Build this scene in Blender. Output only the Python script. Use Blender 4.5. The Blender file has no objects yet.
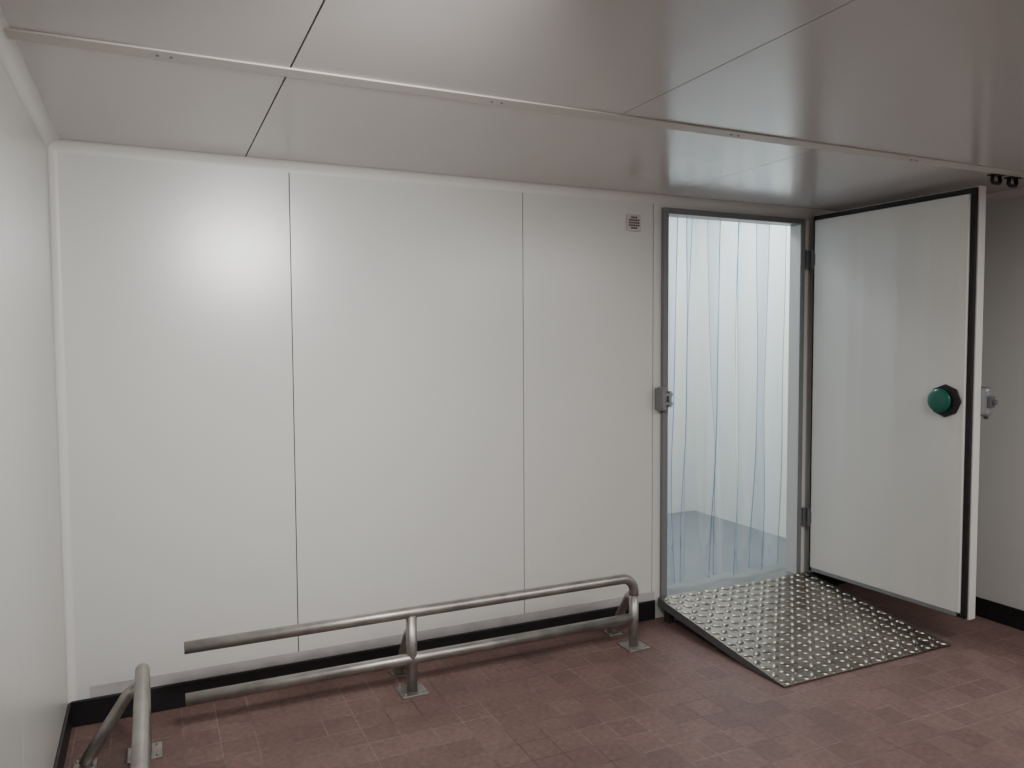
import bpy, bmesh, math, random
from mathutils import Vector, Matrix
random.seed(4)
S=bpy.context.scene
COL=S.collection
H=2.35
XL=-.03
XR=4.51
YF=-5.6
YS=-1.175
# ---------------- materials ----------------
def nodes(name):
    m=bpy.data.materials.new(name); m.use_nodes=True
    nt=m.node_tree; b=nt.nodes["Principled BSDF"]
    return m,nt,b
def mat(name,col,rough=0.5,metal=0.0,bump=0.0,bscale=50,var=0.0,vscale=3,coat=0,spec=0.5,rvar=0.0):
    m,nt,b=nodes(name)
    b.inputs["Base Color"].default_value=(*col,1); b.inputs["Roughness"].default_value=rough
    b.inputs["Metallic"].default_value=metal
    b.inputs["Specular IOR Level"].default_value=spec
    b.inputs["Coat Weight"].default_value=coat
    tc=nt.nodes.new("ShaderNodeTexCoord")
    if var>0:
        n=nt.nodes.new("ShaderNodeTexNoise"); n.inputs["Scale"].default_value=vscale; n.inputs["Detail"].default_value=5
        nt.links.new(tc.outputs["Object"],n.inputs["Vector"])
        r=nt.nodes.new("ShaderNodeValToRGB")
        r.color_ramp.elements[0].position=.3; r.color_ramp.elements[1].position=.7
        r.color_ramp.elements[0].color=(*[c*(1-var) for c in col],1)
        r.color_ramp.elements[1].color=(*[min(1,c*(1+var)) for c in col],1)
        nt.links.new(n.outputs["Fac"],r.inputs[0]); nt.links.new(r.outputs[0],b.inputs["Base Color"])
        if rvar>0:
            mr=nt.nodes.new("ShaderNodeMapRange"); mr.inputs[3].default_value=rough-rvar; mr.inputs[4].default_value=rough+rvar
            nt.links.new(n.outputs["Fac"],mr.inputs[0]); nt.links.new(mr.outputs[0],b.inputs["Roughness"])
    if bump>0:
        n2=nt.nodes.new("ShaderNodeTexNoise"); n2.inputs["Scale"].default_value=bscale; n2.inputs["Detail"].default_value=3
        nt.links.new(tc.outputs["Object"],n2.inputs["Vector"])
        bp=nt.nodes.new("ShaderNodeBump"); bp.inputs["Strength"].default_value=bump; bp.inputs["Distance"].default_value=.002
        nt.links.new(n2.outputs["Fac"],bp.inputs["Height"]); nt.links.new(bp.outputs[0],b.inputs["Normal"])
    return m
def ripple(m,scl,strength,dist=.02):
    nt=m.node_tree; b=nt.nodes["Principled BSDF"]
    tc=nt.nodes.new("ShaderNodeTexCoord"); mp=nt.nodes.new("ShaderNodeMapping"); mp.inputs["Scale"].default_value=scl
    n=nt.nodes.new("ShaderNodeTexNoise"); n.inputs["Scale"].default_value=1; n.inputs["Detail"].default_value=1
    nt.links.new(tc.outputs["Object"],mp.inputs[0]); nt.links.new(mp.outputs[0],n.inputs["Vector"])
    bp=nt.nodes.new("ShaderNodeBump"); bp.inputs["Strength"].default_value=strength; bp.inputs["Distance"].default_value=dist
    nt.links.new(n.outputs["Fac"],bp.inputs["Height"])
    old=b.inputs["Normal"].links
    if old: nt.links.new(old[0].from_socket,bp.inputs["Normal"])
    nt.links.new(bp.outputs[0],b.inputs["Normal"])
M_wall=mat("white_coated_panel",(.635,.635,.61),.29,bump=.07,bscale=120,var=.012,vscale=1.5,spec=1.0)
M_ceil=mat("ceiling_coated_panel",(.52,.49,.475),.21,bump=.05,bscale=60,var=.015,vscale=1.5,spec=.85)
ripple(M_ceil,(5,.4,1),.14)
M_gap=mat("panel_joint",(.045,.043,.04),.8)
M_cove=mat("cove_white",(.68,.675,.65),.4)
M_strip=mat("joint_strip_white",(.55,.52,.485),.55)
M_black=mat("black_skirting",(.008,.008,.009),.45,var=.3,vscale=8)
M_band=mat("grey_glue_band",(.44,.42,.42),.6,var=.12,vscale=10)
M_frame=mat("frame_grey",(.18,.185,.19),.4)
M_jamb=mat("jamb_light",(.58,.58,.57),.4)
M_door=mat("door_white",(.75,.74,.705),.32,bump=.05,bscale=100,var=.015,vscale=2,spec=.8)
ripple(M_door,(1,6,.15),.6,.035)
M_rub=mat("black_rubber",(.01,.01,.01),.55)
M_steel=mat("brushed_stainless",(.39,.37,.345),.42,metal=.9,bump=.3,bscale=160,var=.2,vscale=12,rvar=.1)
M_plate=mat("tread_plate",(.30,.27,.232),.32,metal=1,bump=.1,bscale=60,var=.22,vscale=10,rvar=.08)
M_hw=mat("hardware_grey",(.11,.115,.12),.45)
M_hwm=mat("hardware_mid_grey",(.22,.225,.23),.4,metal=.3)
M_hwl=mat("hardware_silver",(.36,.37,.39),.3,metal=.7)
M_green=mat("green_plastic",(.0,.12,.08),.3,coat=.2)
M_cold=mat("cold_room_white",(.77,.79,.75),.35)
M_coldf=mat("cold_room_floor",(.15,.16,.17),.55,var=.08,vscale=5)
M_under=mat("dark_underlay",(.03,.028,.026),.8)
def floor_mat():
    m,nt,b=nodes("quarry_tiles")
    L=nt.links
    def ramp(src,p0,p1,c0,c1):
        r=nt.nodes.new("ShaderNodeValToRGB"); r.color_ramp.elements[0].position=p0; r.color_ramp.elements[1].position=p1
        r.color_ramp.elements[0].color=(*c0,1); r.color_ramp.elements[1].color=(*c1,1); L.new(src,r.inputs[0]); return r.outputs[0]
    def noise(s,d,ro=.5):
        n=nt.nodes.new("ShaderNodeTexNoise"); n.inputs["Scale"].default_value=s; n.inputs["Detail"].default_value=d; n.inputs["Roughness"].default_value=ro
        L.new(tc.outputs["Object"],n.inputs["Vector"]); return n.outputs["Fac"]
    def mix(mode,f,a,c):
        x=nt.nodes.new("ShaderNodeMix"); x.data_type='RGBA'; x.blend_type=mode
        if isinstance(f,(int,float)): x.inputs[0].default_value=f
        else: L.new(f,x.inputs[0])
        for s,k in ((a,6),(c,7)):
            if isinstance(s,tuple): x.inputs[k].default_value=(*s,1)
            else: L.new(s,x.inputs[k])
        return x.outputs[2]
    tc=nt.nodes.new("ShaderNodeTexCoord")
    br=nt.nodes.new("ShaderNodeTexBrick")
    br.offset=0.0; br.offset_frequency=2; br.squash=1
    br.inputs["Scale"].default_value=1
    br.inputs["Brick Width"].default_value=.13; br.inputs["Row Height"].default_value=.13
    br.inputs["Mortar Size"].default_value=.0030; br.inputs["Mortar Smooth"].default_value=.3
    br.inputs["Bias"].default_value=0
    br.inputs["Color1"].default_value=(.188,.117,.104,1)
    br.inputs["Color2"].default_value=(.152,.093,.082,1)
    L.new(tc.outputs["Object"],br.inputs["Vector"])
    nb=noise(2.4,9,.68); nf=noise(45,6); ns_=noise(7,10,.75); ng=noise(2.6,4)
    L.new(ramp(ng,.40,.60,(.105,.072,.063),(.225,.17,.15)),br.inputs["Mortar"])
    c=mix('MULTIPLY',1,br.outputs["Color"],ramp(nb,.32,.70,(.80,.78,.77),(1.16,1.15,1.15)))
    c=mix('MULTIPLY',1,c,ramp(nf,.35,.7,(.84,.84,.84),(1.14,1.14,1.14)))
    c=mix('MIX',ramp(ns_,.60,.80,(0,0,0),(.28,.28,.28)),c,(.30,.25,.23))
    L.new(c,b.inputs["Base Color"])
    b.inputs["Specular IOR Level"].default_value=.35
    mr=nt.nodes.new("ShaderNodeMapRange"); mr.inputs[3].default_value=.40; mr.inputs[4].default_value=.7
    L.new(nb,mr.inputs[0]); L.new(mr.outputs[0],b.inputs["Roughness"])
    mt=nt.nodes.new("ShaderNodeMath"); mt.operation='MULTIPLY'; mt.inputs[1].default_value=-1
    L.new(br.outputs["Fac"],mt.inputs[0])
    ad=nt.nodes.new("ShaderNodeMath"); ad.operation='MULTIPLY_ADD'; ad.inputs[1].default_value=.35
    L.new(nf,ad.inputs[0]); L.new(mt.outputs[0],ad.inputs[2])
    bp=nt.nodes.new("ShaderNodeBump"); bp.inputs["Strength"].default_value=.5; bp.inputs["Distance"].default_value=.003
    L.new(ad.outputs[0],bp.inputs["Height"]); L.new(bp.outputs[0],b.inputs["Normal"])
    return m
M_floor=floor_mat()
def pvc(name,tint,diff,fac):
    m=bpy.data.materials.new(name); m.use_nodes=True; nt=m.node_tree
    for n in list(nt.nodes): nt.nodes.remove(n)
    o=nt.nodes.new("ShaderNodeOutputMaterial")
    t=nt.nodes.new("ShaderNodeBsdfTransparent"); t.inputs[0].default_value=(*tint,1)
    tl=nt.nodes.new("ShaderNodeBsdfTranslucent"); tl.inputs[0].default_value=(*diff,1)
    p=nt.nodes.new("ShaderNodeBsdfGlossy"); p.inputs[0].default_value=(.9,.95,1,1); p.inputs["Roughness"].default_value=.08
    m0=nt.nodes.new("ShaderNodeMixShader"); m0.inputs[0].default_value=.5
    nt.links.new(tl.outputs[0],m0.inputs[1]); nt.links.new(p.outputs[0],m0.inputs[2])
    mx=nt.nodes.new("ShaderNodeMixShader")
    fr=nt.nodes.new("ShaderNodeLayerWeight"); fr.inputs["Blend"].default_value=.35
    mr=nt.nodes.new("ShaderNodeMapRange"); mr.inputs[3].default_value=fac; mr.inputs[4].default_value=min(1,fac+.55)
    nt.links.new(fr.outputs["Facing"],mr.inputs[0]); nt.links.new(mr.outputs[0],mx.inputs[0])
    nt.links.new(t.outputs[0],mx.inputs[1]); nt.links.new(m0.outputs[0],mx.inputs[2]); nt.links.new(mx.outputs[0],o.inputs[0])
    return m
M_pvc=pvc("clear_pvc",(.86,.90,.94),(.74,.83,.95),.14)
M_pvce=pvc("pvc_edge",(.18,.36,.62),(.12,.28,.52),.4)
# ---------------- geometry helpers ----------------
def link(o,parent=None):
    COL.objects.link(o)
    if parent: o.parent=parent
    return o
def mkobj(name,bm,mats,parent=None,bevel=0,smooth=False,seg=2):
    bmesh.ops.recalc_face_normals(bm,faces=bm.faces)
    me=bpy.data.meshes.new(name); bm.to_mesh(me); bm.free()
    for m in mats: me.materials.append(m)
    if smooth:
        for p in me.polygons: p.use_smooth=True
    o=bpy.data.objects.new(name,me); link(o,parent)
    if bevel>0:
        b=o.modifiers.new("b",'BEVEL'); b.width=bevel; b.segments=seg; b.limit_method='ANGLE'; b.angle_limit=.6
    return o
def box(bm,x0,x1,y0,y1,z0,z1,mi=0,M=None):
    vs=[bm.verts.new(Vector(c)) for c in [(x0,y0,z0),(x1,y0,z0),(x1,y1,z0),(x0,y1,z0),(x0,y0,z1),(x1,y0,z1),(x1,y1,z1),(x0,y1,z1)]]
    if M:
        for v in vs: v.co=M@v.co
    for f in [(0,3,2,1),(4,5,6,7),(0,1,5,4),(1,2,6,5),(2,3,7,6),(3,0,4,7)]:
        fc=bm.faces.new([vs[i] for i in f]); fc.material_index=mi
def cyl(bm,c,axis,r,h,seg=24,mi=0,r2=None):
    axis=Vector(axis).normalized(); q=Vector((0,0,1)).rotation_difference(axis).to_matrix().to_4x4()
    g=bmesh.ops.create_cone(bm,cap_ends=True,segments=seg,radius1=r,radius2=r if r2 is None else r2,depth=h,matrix=Matrix.Translation(Vector(c))@q)
    for v in g['verts']:
        for f in v.link_faces: f.material_index=mi
def struct(o): o["kind"]="structure"; return o
def boxobj(name,dims,mats,parent=None,bevel=0,seg=2):
    bm=bmesh.new(); box(bm,*dims); return mkobj(name,bm,mats,parent,bevel,seg=seg)
def tube(name,pts,r,m,parent=None,seg=20,label=None):
    pts=[Vector(p) for p in pts]; bm=bmesh.new()
    n=len(pts); tang=[]
    for i in range(n):
        if i==0: t=pts[1]-pts[0]
        elif i==n-1: t=pts[-1]-pts[-2]
        else: t=(pts[i]-pts[i-1]).normalized()+(pts[i+1]-pts[i]).normalized()
        tang.append(t.normalized())
    up=Vector((0,0,1)) if abs(tang[0].z)<.9 else Vector((1,0,0))
    u=tang[0].cross(up).normalized(); rings=[]
    for i in range(n):
        if i>0:
            u=(tang[i-1].rotation_difference(tang[i]))@u
        v=tang[i].cross(u).normalized()
        rings.append([bm.verts.new(pts[i]+r*(math.cos(a)*u+math.sin(a)*v)) for a in [2*math.pi*k/seg for k in range(seg)]])
    for i in range(n-1):
        for k in range(seg):
            f=bm.faces.new([rings[i][k],rings[i][(k+1)%seg],rings[i+1][(k+1)%seg],rings[i+1][k]]); f.smooth=True
    bm.faces.new(rings[0][::-1]); bm.faces.new(rings[-1])
    return mkobj(name,bm,[m],parent)
def empty(name,loc,label,cat,group=None):
    e=bpy.data.objects.new(name,None); e.empty_display_size=.1; e.location=loc; link(e)
    e["label"]=label; e["category"]=cat
    if group: e["group"]=group
    return e
def under(e,parts):
    mw=Matrix.Translation(e.location)
    for p in parts:
        p.parent=e; p.matrix_parent_inverse=mw.inverted()
# ---------------- shell ----------------
g=.0022
OX0,OX1,OZ0,OZ1=2.905,3.895,.12,2.265
WT=.06
bm=bmesh.new(); box(bm,XL,XR,YF,0,-.06,0); struct(mkobj("floor",bm,[M_floor]))
bm=bmesh.new()
for a,b_ in [(XL-.1,.886),(.886,2.03),(2.03,2.824)]:
    box(bm,a+g,b_-g,0,WT,0,H+.08)
box(bm,2.824+g,OX0,0,WT,0,H+.08); box(bm,OX1,XR+.1,0,WT,0,H+.08)
box(bm,OX0,OX1,0,WT,OZ1,H+.08); box(bm,OX0,OX1,0,WT,0,OZ0-.005)
for s in (.886,2.03,2.824): box(bm,s-.01,s+.01,.006,WT-.01,.0,H,1)
struct(mkobj("wall_back",bm,[M_wall,M_gap]))
bm=bmesh.new(); ys=[YF,-4.5,-3.38,-2.26,-1.14,-.0]
for i in range(5):
    box(bm,XL-.1,XL,ys[i]+g,ys[i+1]-(g if i<4 else 0),0,H+.08)
    if i<4: box(bm,XL-.09,XL-.002,ys[i+1]-.01,ys[i+1]+.01,0,H,1)
struct(mkobj("wall_left",bm,[M_wall,M_cove]))
bm=bmesh.new(); ys=[YF,-4.4,-3.3,-2.2,-1.1,0]
for i in range(5):
    box(bm,XR,XR+.1,ys[i]+g,ys[i+1]-(g if i<4 else 0),0,H+.08)
    if i<4: box(bm,XR+.006,XR+.09,ys[i+1]-.01,ys[i+1]+.01,0,H,1)
struct(mkobj("wall_right",bm,[M_wall,M_gap]))
bm=bmesh.new(); box(bm,XL-.1,XR+.1,YF-.1,YF,0,H+.08); struct(mkobj("wall_front",bm,[M_wall]))
# ceiling
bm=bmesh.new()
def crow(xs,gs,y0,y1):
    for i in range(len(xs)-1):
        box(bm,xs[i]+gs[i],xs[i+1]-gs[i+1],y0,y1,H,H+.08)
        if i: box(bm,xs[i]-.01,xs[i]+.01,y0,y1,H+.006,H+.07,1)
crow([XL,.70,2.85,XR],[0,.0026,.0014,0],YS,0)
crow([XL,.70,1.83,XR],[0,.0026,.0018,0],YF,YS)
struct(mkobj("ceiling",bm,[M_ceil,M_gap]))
bm=bmesh.new(); box(bm,XL+.03,XR-.03,YS-.035,YS+.035,H-.006,H)
x=.35
while x<XR:
    for dx in (0,.035): cyl(bm,(x+dx,YS,H-.007),(0,0,1),.0045,.004,10,1)
    x+=1.0
struct(mkobj("trim_1",bm,[M_strip,M_hw],bevel=.002))
def cove(name,p0,p1,ax,ay,R=.042,m=M_cove):
    p0,p1,ax,ay=map(Vector,(p0,p1,ax,ay)); bm=bmesh.new(); n=14; prof=[]
    for k in range(n+1):
        a=math.pi/2*k/n
        prof.append(ax*(R-R*math.sin(a)+.0005)+ay*(R-R*math.cos(a)+.0005))
    A=[bm.verts.new(p0+q) for q in prof]; B=[bm.verts.new(p1+q) for q in prof]
    for k in range(n):
        f=bm.faces.new([A[k],A[k+1],B[k+1],B[k]]); f.smooth=True
    return struct(mkobj(name,bm,[m]))
cove("trim_2",(XL,0,H),(XR,0,H),(0,-1,0),(0,0,-1))
cove("trim_3",(XL,YF,H),(XL,0,H),(1,0,0),(0,0,-1))
cove("trim_4",(XR,YF,H),(XR,0,H),(-1,0,0),(0,0,-1))
cove("trim_5",(XL,0,.1),(XL,0,H),(1,0,0),(0,-1,0),.032)
cove("trim_6",(XR,0,.1),(XR,0,H),(-1,0,0),(0,-1,0),.032)
bh=.108
def sk(name,d): return struct(boxobj(name,d,[M_black],bevel=.004))
sk("baseboard_back",(XL,2.84,-.012,0,0,bh)); sk("baseboard_back.001",(3.965,XR,-.012,0,0,bh))
sk("baseboard_left",(XL,XL+.012,YF,-.012,0,bh)); sk("baseboard_right",(XR-.012,XR,YF,-.012,0,bh))
struct(boxobj("trim_7",(.05,2.84,-.003,0,bh,.155),[M_band]))
# ---------------- cold room ----------------
CX0,CX1,CY=1.6,4.54,1.80
def cw(n,d,m=M_cold): return struct(boxobj(n,d,[m]))
cw("floor_cold_room",(CX0,CX1,WT,CY,.02,.10),M_coldf)
cw("wall_cold_room_back",(CX0,CX1+.1,CY,CY+.1,.02,3.0))
cw("wall_cold_room_right",(CX1,CX1+.1,WT,CY,.02,3.0))
cw("wall_cold_room_left",(CX0-.1,CX0,WT,CY+.1,.02,3.0))
cw("wall_cold_room_front",(CX0,CX1,WT,WT+.02,H+.08,3.0))
cw("ceiling_cold_room",(CX0,CX1,WT,CY,2.92,3.0))
# ---------------- door frame ----------------
bm=bmesh.new()
FD=WT+.01
box(bm,OX0-.028,OX0+.006,-.024,FD,OZ0-.03,OZ1+.024)
box(bm,OX1-.008,OX1+.020,-.024,FD,OZ0-.03,OZ1+.024)
box(bm,OX0+.006,OX1-.008,-.024,FD,OZ1-.008,OZ1+.024)
box(bm,OX0+.006,OX1-.008,-.02,FD,OZ0-.03,OZ0)
box(bm,OX1-.013,OX1-.008,-.018,FD,OZ0,OZ1-.010,1)
box(bm,OX0+.006,OX0+.010,-.018,FD,OZ0,OZ1-.010,1)
box(bm,OX1+.020,OX1+.05,-.020,0,OZ0-.03,OZ1+.024,1)
struct(mkobj("trim_8",bm,[M_frame,M_jamb],bevel=.003))
# ---------------- door leaf ----------------
DX=3.950; DT=.082; DY0=-1.03; DY1=-.035; DZ0=.135; DZ1=2.315
door=bpy.data.objects.new("door_1",None); door.location=(DX+.04,DY1,0); link(door); struct(door)
parts=[]
p=boxobj("door_panel",(DX+.028,DX+DT,DY0,DY1,DZ0,DZ1),[M_door],bevel=.004); parts.append(p)
p=boxobj("inner_panel",(DX,DX+.026,DY0+.036,DY1-.022,DZ0+.03,DZ1-.036),[M_door],bevel=.006); parts.append(p)
bm=bmesh.new()
ga,gb=DX+.010,DX+.030
box(bm,ga,gb,DY0+.008,DY0+.034,DZ0+.005,DZ1-.008); box(bm,ga,gb,DY1-.020,DY1-.004,DZ0+.005,DZ1-.008)
box(bm,ga,gb,DY0+.034,DY1-.020,DZ1-.032,DZ1-.008); box(bm,ga,gb,DY0+.034,DY1-.020,DZ0+.005,DZ0+.016)
p=mkobj("gasket",bm,[M_rub],bevel=.004); parts.append(p); p["label"]="black rubber gasket"
bm=bmesh.new(); box(bm,DX-.002,DX+.01,DY0+.05,DY1-.035,DZ0+.012,DZ0+.032)
for k in range(12):
    cyl(bm,(DX-.003,DY0+.1+k*.075,DZ0+.022),(1,0,0),.004,.004,8)
p=mkobj("sweep_seal",bm,[M_hwl]); parts.append(p)
KY=-.880; KZ=1.245
bm=bmesh.new(); cyl(bm,(DX-.006,KY-.018,KZ),(1,0,0),.085,.012,8)
p=mkobj("knob_plate",bm,[M_rub],bevel=.003); parts.append(p)
KX=.002
bm=bmesh.new(); cyl(bm,(DX-.014,KY+KX,KZ),(1,0,0),.022,.018,20)
prof=[(.056,-.018),(.062,-.024),(.060,-.029),(.048,-.033),(.028,-.036),(.0,-.037)]
prev=None
for r,dx in prof:
    ring=[bm.verts.new((DX+dx,KY+KX+max(r,.0005)*math.cos(2*math.pi*k/28),KZ+max(r,.0005)*math.sin(2*math.pi*k/28))) for k in range(28)]
    if prev:
        for k in range(28):
            f=bm.faces.new([prev[k],prev[(k+1)%28],ring[(k+1)%28],ring[k]]); f.smooth=True
    else: bm.faces.new(ring)
    prev=ring
p=mkobj("release_knob",bm,[M_green]); p["label"]="green round safety release knob"; parts.append(p)
OXX=DX+DT
bm=bmesh.new()
box(bm,OXX,OXX+.060,-1.06,-.90,1.17,1.32)
p=mkobj("latch_body",bm,[M_hwl],bevel=.02,seg=4); parts.append(p)
bm=bmesh.new(); cyl(bm,(OXX+.070,-.995,1.25),(1,0,0),.036,.03,24,r2=.026); cyl(bm,(OXX+.085,-.995,1.25),(1,0,0),.014,.03,16,1)
p=mkobj("latch_rosette",bm,[M_hwm,M_hw],bevel=.004); parts.append(p)
p=tube("latch_handle",[(OXX+.06,-.995,1.27),(OXX+.09,-1.0,1.255),(OXX+.095,-1.005,1.22),(OXX+.09,-1.01,1.18),(OXX+.075,-1.01,1.155)],.011,M_hw); parts.append(p)
bm=bmesh.new(); box(bm,OXX+.004,OXX+.045,-1.075,-1.055,1.215,1.275); box(bm,OXX+.012,OXX+.035,-1.095,-1.07,1.232,1.258)
p=mkobj("latch_tongue",bm,[M_hw],bevel=.005); parts.append(p)
for hz in (2.045,.475):
    bm=bmesh.new()
    box(bm,OX1+.022,OX1+.052,-.034,-.0205,hz-.058,hz+.058); cyl(bm,(OX1+.052,-.046,hz),(0,0,1),.010,.12,16)
    box(bm,DX-.003,DX+.02,-.065,-.03,hz-.035,hz+.035)
    p=mkobj("hinge",bm,[M_hw],bevel=.003); parts.append(p)
    p["label"]="dark grey door hinge"
under(door,parts)
door.rotation_euler=(0,0,math.radians(3.2))
# strike keeper
e=empty("latch_keeper",(2.868,-.03,1.24),"grey door latch keeper screwed on the door frame","latch")
bm=bmesh.new(); box(bm,2.835,2.895,-.05,-.024,1.172,1.308); box(bm,2.835,2.862,-.082,-.05,1.18,1.300); box(bm,2.835,2.874,-.024,0,1.18,1.30)
a=mkobj("keeper_body",bm,[M_hwm],bevel=.006,seg=3)
bm=bmesh.new(); box(bm,2.863,2.910,-.072,-.05,1.257,1.273); box(bm,2.863,2.910,-.072,-.05,1.207,1.223); cyl(bm,(2.889,-.068,1.24),(0,0,1),.011,.09,14)
b_=mkobj("roller",bm,[M_hwl],bevel=.002); under(e,[a,b_])
# ---------------- strip curtain ----------------
cur=empty("strip_curtain",(3.4,.10,2.2),"clear bluish plastic strip curtain hanging in the cold room doorway","curtain")
cp=[boxobj("hanging_rail",(OX0+.02,OX1+.02,.085,.15,2.272,2.31),[M_hwl])]
w=.25
cxs=[.05,.19,.36,.55,.74,.93]
nars=[.35,.45,.15,.38,.20,.12]
sws=[.03,-.02,-.035,.03,-.03,-.02]
ns=len(cxs)
for i in range(ns):
    cx=OX0+cxs[i]*(OX1-OX0); yb=.115+(.05 if i%2 else 0)
    bm=bmesh.new(); nx=22; nz=70; ph=random.uniform(0,6); ph2=random.uniform(0,6); sw=sws[i]; amp=random.uniform(.009,.015)
    p1,p2=random.uniform(0,6),random.uniform(0,6); nar=nars[i]; fq=random.uniform(5,8)
    us=[0,.028]+[.028+(.944)*k/nx for k in range(1,nx)]+[.972,1]
    G=[]
    for j in range(nz+1):
        t=j/nz; z=2.285-t*(2.285-OZ0-.012); row=[]
        ww=w*(1-nar*min(1,t*1.6)*(1-.35*t))
        for u in us:
            e1=(.010*math.sin(t*6+p1)+.003*math.sin(t*15+p2))*min(1,t*2)
            e2=(.010*math.sin(t*5.2+p2)+.003*math.sin(t*13+p1))*min(1,t*2)
            xx=(u-.5)*ww+(1-u)*e1+u*e2+sw*t*t
            yy=amp*math.sin(u*fq+ph+1.2*math.sin(t*3+ph2))*(0.25+.9*min(1,t*1.5))
            row.append(bm.verts.new((cx+xx,yb+yy,z)))
        G.append(row)
    for j in range(nz):
        for k in range(len(us)-1):
            f=bm.faces.new([G[j][k],G[j][k+1],G[j+1][k+1],G[j+1][k]]); f.smooth=True
            f.material_index=1 if k in (0,len(us)-2) else 0
    cp.append(mkobj("curtain_strip",bm,[M_pvc,M_pvce]))
under(cur,cp)
# ---------------- ramp ----------------
RX0,RX1,RY0,RY1=2.845,3.965,-.985,-.03
RZ0,RZ1=.008,.128
ang=math.atan2(RZ1-RZ0,RY1-RY0); RL=math.hypot(RY1-RY0,RZ1-RZ0)
MR=Matrix.Translation((RX0,RY0,RZ0))@Matrix.Rotation(ang,4,'X')
ramp=empty("ramp",((RX0+RX1)/2,-.5,0),"steel tread plate ramp leading up to the cold room doorway","ramp")
bm=bmesh.new(); W=RX1-RX0
box(bm,0,W,0,RL,-.004,0,0,MR)
nxr=19; nyr=16
for i in range(nxr):
    for j in range(nyr):
        cx=(i+.5)*W/nxr; cy=(j+.5)*RL/nyr
        a=math.radians(45 if (i+j)%2 else -45)
        Mx=MR@Matrix.Translation((cx,cy,0))@Matrix.Rotation(a,4,'Z')
        prev=None; n=14
        for (s,h) in [(1,0),(.88,.0026),(.68,.0050),(.4,.0066),(.15,.0072)]:
            ring=[bm.verts.new(Mx@Vector((.0275*s*math.cos(2*math.pi*k/n),.0175*s*math.sin(2*math.pi*k/n),h))) for k in range(n)]
            if prev:
                for k in range(n):
                    f=bm.faces.new([prev[k],prev[(k+1)%n],ring[(k+1)%n],ring[k]]); f.smooth=True
            prev=ring
        f=bm.faces.new(prev); f.smooth=True
rp=[mkobj("tread_plate",bm,[M_plate])]
for x0 in (0,W-.005):
    bm=bmesh.new(); vs=[]
    for xx in (x0,x0+.005):
        vs.append([bm.verts.new(MR@Vector((xx,0,-.004))),bm.verts.new(MR@Vector((xx,RL,-.004))),bm.verts.new(MR@Vector((xx,RL,-.046))),bm.verts.new(MR@Vector((xx,.27,-.038)))])
    A,B=vs
    bm.faces.new(A); bm.faces.new(B[::-1])
    for k in range(4): bm.faces.new([A[k],A[(k+1)%4],B[(k+1)%4],B[k]])
    rp.append(mkobj("side_flange",bm,[M_hw]))
for xx in (.02,W-.06):
    rp.append(boxobj("support_leg",(RX0+xx,RX0+xx+.04,-.10,-.06,0,.112),[M_under]))
    rp.append(boxobj("support_leg",(RX0+xx,RX0+xx+.04,-.55,-.51,0,.058),[M_under]))
under(ramp,rp)
# ---------------- guard rails ----------------
R=.0245
def rail_assembly(name,label,T,L,posts,zt,zl,wall_off):
    e=empty(name,T(L,0,0),label,"guard rail","tubular guard rails along the walls")
    ps=[]
    er=.07
    pts=[T(0,0,zt),T(L*.5,0,zt),T(L-er,0,zt)]
    for k in range(1,9):
        a=math.pi/2*k/8; pts.append(T(L-er+er*math.sin(a),0,zt-er+er*math.cos(a)))
    pts.append(T(L,0,zt-er-.03)); ps.append(tube("top_rail",pts,R,M_steel))
    ps.append(tube("lower_rail",[T(0,0,zl),T(L-R,0,zl)],R,M_steel))
    for s in posts:
        top=zt-er-.02 if abs(s-L)<.01 else zt-.5*R
        ps.append(tube("post",[T(s,0,.008),T(s,0,top)],R,M_steel))
        ps.append(tube("brace",[T(s,R*.6,.27),T(s,R*.6+.035,.245),T(s,wall_off-.01,.03),T(s,wall_off,.008)],R*.9,M_steel))
        for (n0,sz) in ((0,.060),(wall_off,.038)):
            c=T(s,n0,0); bm=bmesh.new(); box(bm,c.x-sz,c.x+sz,c.y-sz,c.y+sz,0,.008)
            for dx in (-1,1):
                for dy in (-1,1): cyl(bm,(c.x+dx*sz*.72,c.y+dy*sz*.72,.011),(0,0,1),.006,.008,6)
            ps.append(mkobj("base_plate",bm,[M_steel],bevel=.0015))
    under(e,ps); return e
rail_assembly("guard_rail","low stainless steel two-tube guard rail beside the doorway",
    lambda s,n,z:Vector((.40+s,-.29+n,z)),2.108,[.93,2.108],.359,.150,.20)
rail_assembly("guard_rail","low stainless steel guard rail in the room corner",
    lambda s,n,z:Vector((.252-n,-1.75+s,z)),1.39,[.25,1.39],.348,.147,.20)
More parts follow.
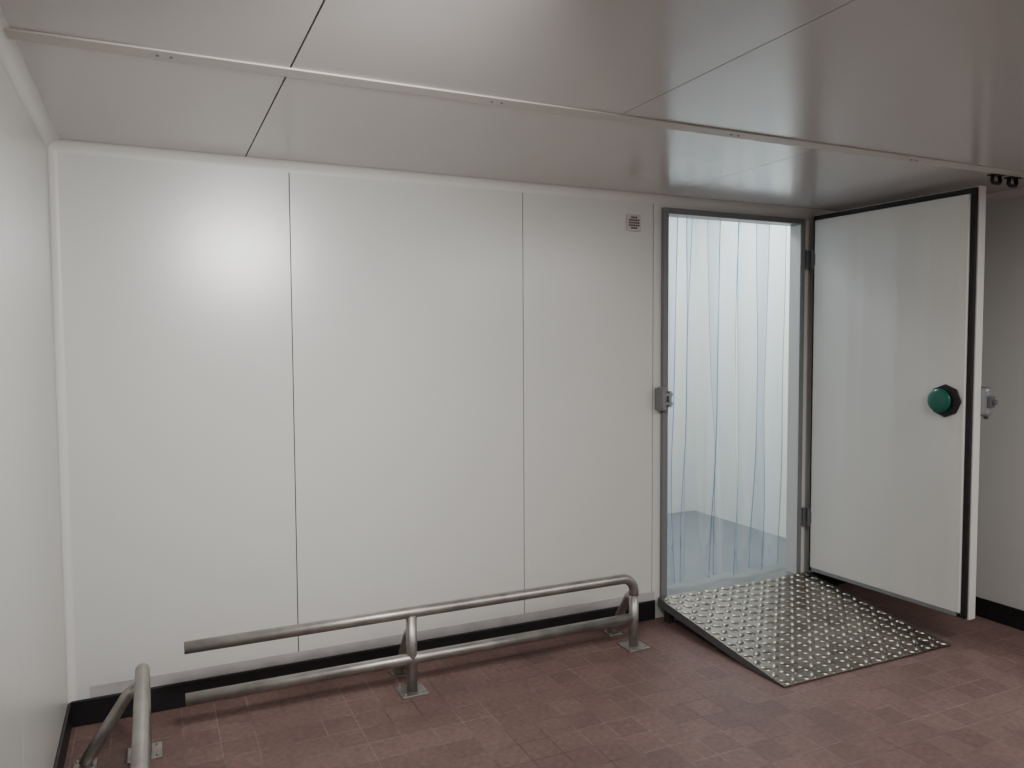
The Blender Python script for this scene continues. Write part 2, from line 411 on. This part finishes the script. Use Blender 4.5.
# ---------------- vent ----------------
v=empty("wall_vent",(2.69,0,2.195),"small square light grey ventilation grille on the white wall","vent")
bm=bmesh.new(); box(bm,2.645,2.735,-.012,0,2.15,2.24); a=mkobj("vent_plate",bm,[M_strip],bevel=.004)
bm=bmesh.new()
for i in range(5):
    for j in range(5):
        if (i in (0,4)) and (j in (0,4)): continue
        cx=2.69+(i-2)*.014; cz=2.195+(j-2)*.014
        box(bm,cx-.0045,cx+.0045,-.0145,-.0115,cz-.0045,cz+.0045)
b_=mkobj("vent_hole",bm,[M_gap]); b_["label"]="dark grid of vent holes"; b_["kind"]="stuff"
under(v,[a,b_])
for k,(sx,sy) in enumerate([(4.03,-1.11),(4.17,-1.10)]):
    e=empty("door_stop",(sx,sy,H),"small black hook bracket fixed under the ceiling","bracket","black ceiling brackets")
    t=tube("hook",[(sx-.025,sy,H-.006),(sx-.03,sy,H-.03),(sx-.02,sy,H-.04),(sx+.02,sy,H-.04),(sx+.03,sy,H-.03),(sx+.025,sy,H-.006)],.009,M_rub)
    q=boxobj("bracket_plate",(sx-.04,sx+.04,sy-.02,sy+.02,H-.006,H),[M_rub],bevel=.002)
    under(e,[t,q])
# ---------------- lights ----------------
def area(name,loc,sx,sy,pw,col,rot=(0,0,0),spread=180):
    l=bpy.data.lights.new(name,'AREA'); l.shape='RECTANGLE'; l.size=sx; l.size_y=sy; l.energy=pw; l.color=col; l.spread=math.radians(spread)
    o=bpy.data.objects.new(name,l); o.location=loc; o.rotation_euler=rot; link(o); return o
area("ceiling_or_fill_light",(.90,-2.22,2.20),.50,.30,20,(1,.985,.97),(math.radians(58),0,0),115)
area("ceiling_or_fill_light",(3.4,-3.0,2.31),1.6,.9,54,(1,.98,.965))  # unseen light added for the overall level, enlarged for soft shadows
area("ceiling_or_fill_light",(2.0,-4.6,2.31),1.6,.9,18,(1,.98,.965))  # added fill behind the camera, not a known fixture
area("cold_room_light",(3.6,1.0,2.85),.9,.5,56,(.97,.995,1))
w=bpy.data.worlds.new("world"); S.world=w; w.use_nodes=True
w.node_tree.nodes["Background"].inputs[0].default_value=(.5,.5,.5,1); w.node_tree.nodes["Background"].inputs[1].default_value=.1
# ---------------- camera ----------------
cd=bpy.data.cameras.new("camera"); cd.sensor_width=36; cd.lens=775/1024*36; cd.clip_start=.02
cam=bpy.data.objects.new("camera",cd); link(cam)
rot=Matrix.Rotation(math.radians(-25),4,'Z')@Matrix.Rotation(math.radians(87),4,'X')@Matrix.Rotation(math.radians(-.3),4,'Z')
cam.matrix_world=Matrix.Translation((.31,-3.55,1.55))@rot
S.camera=cam
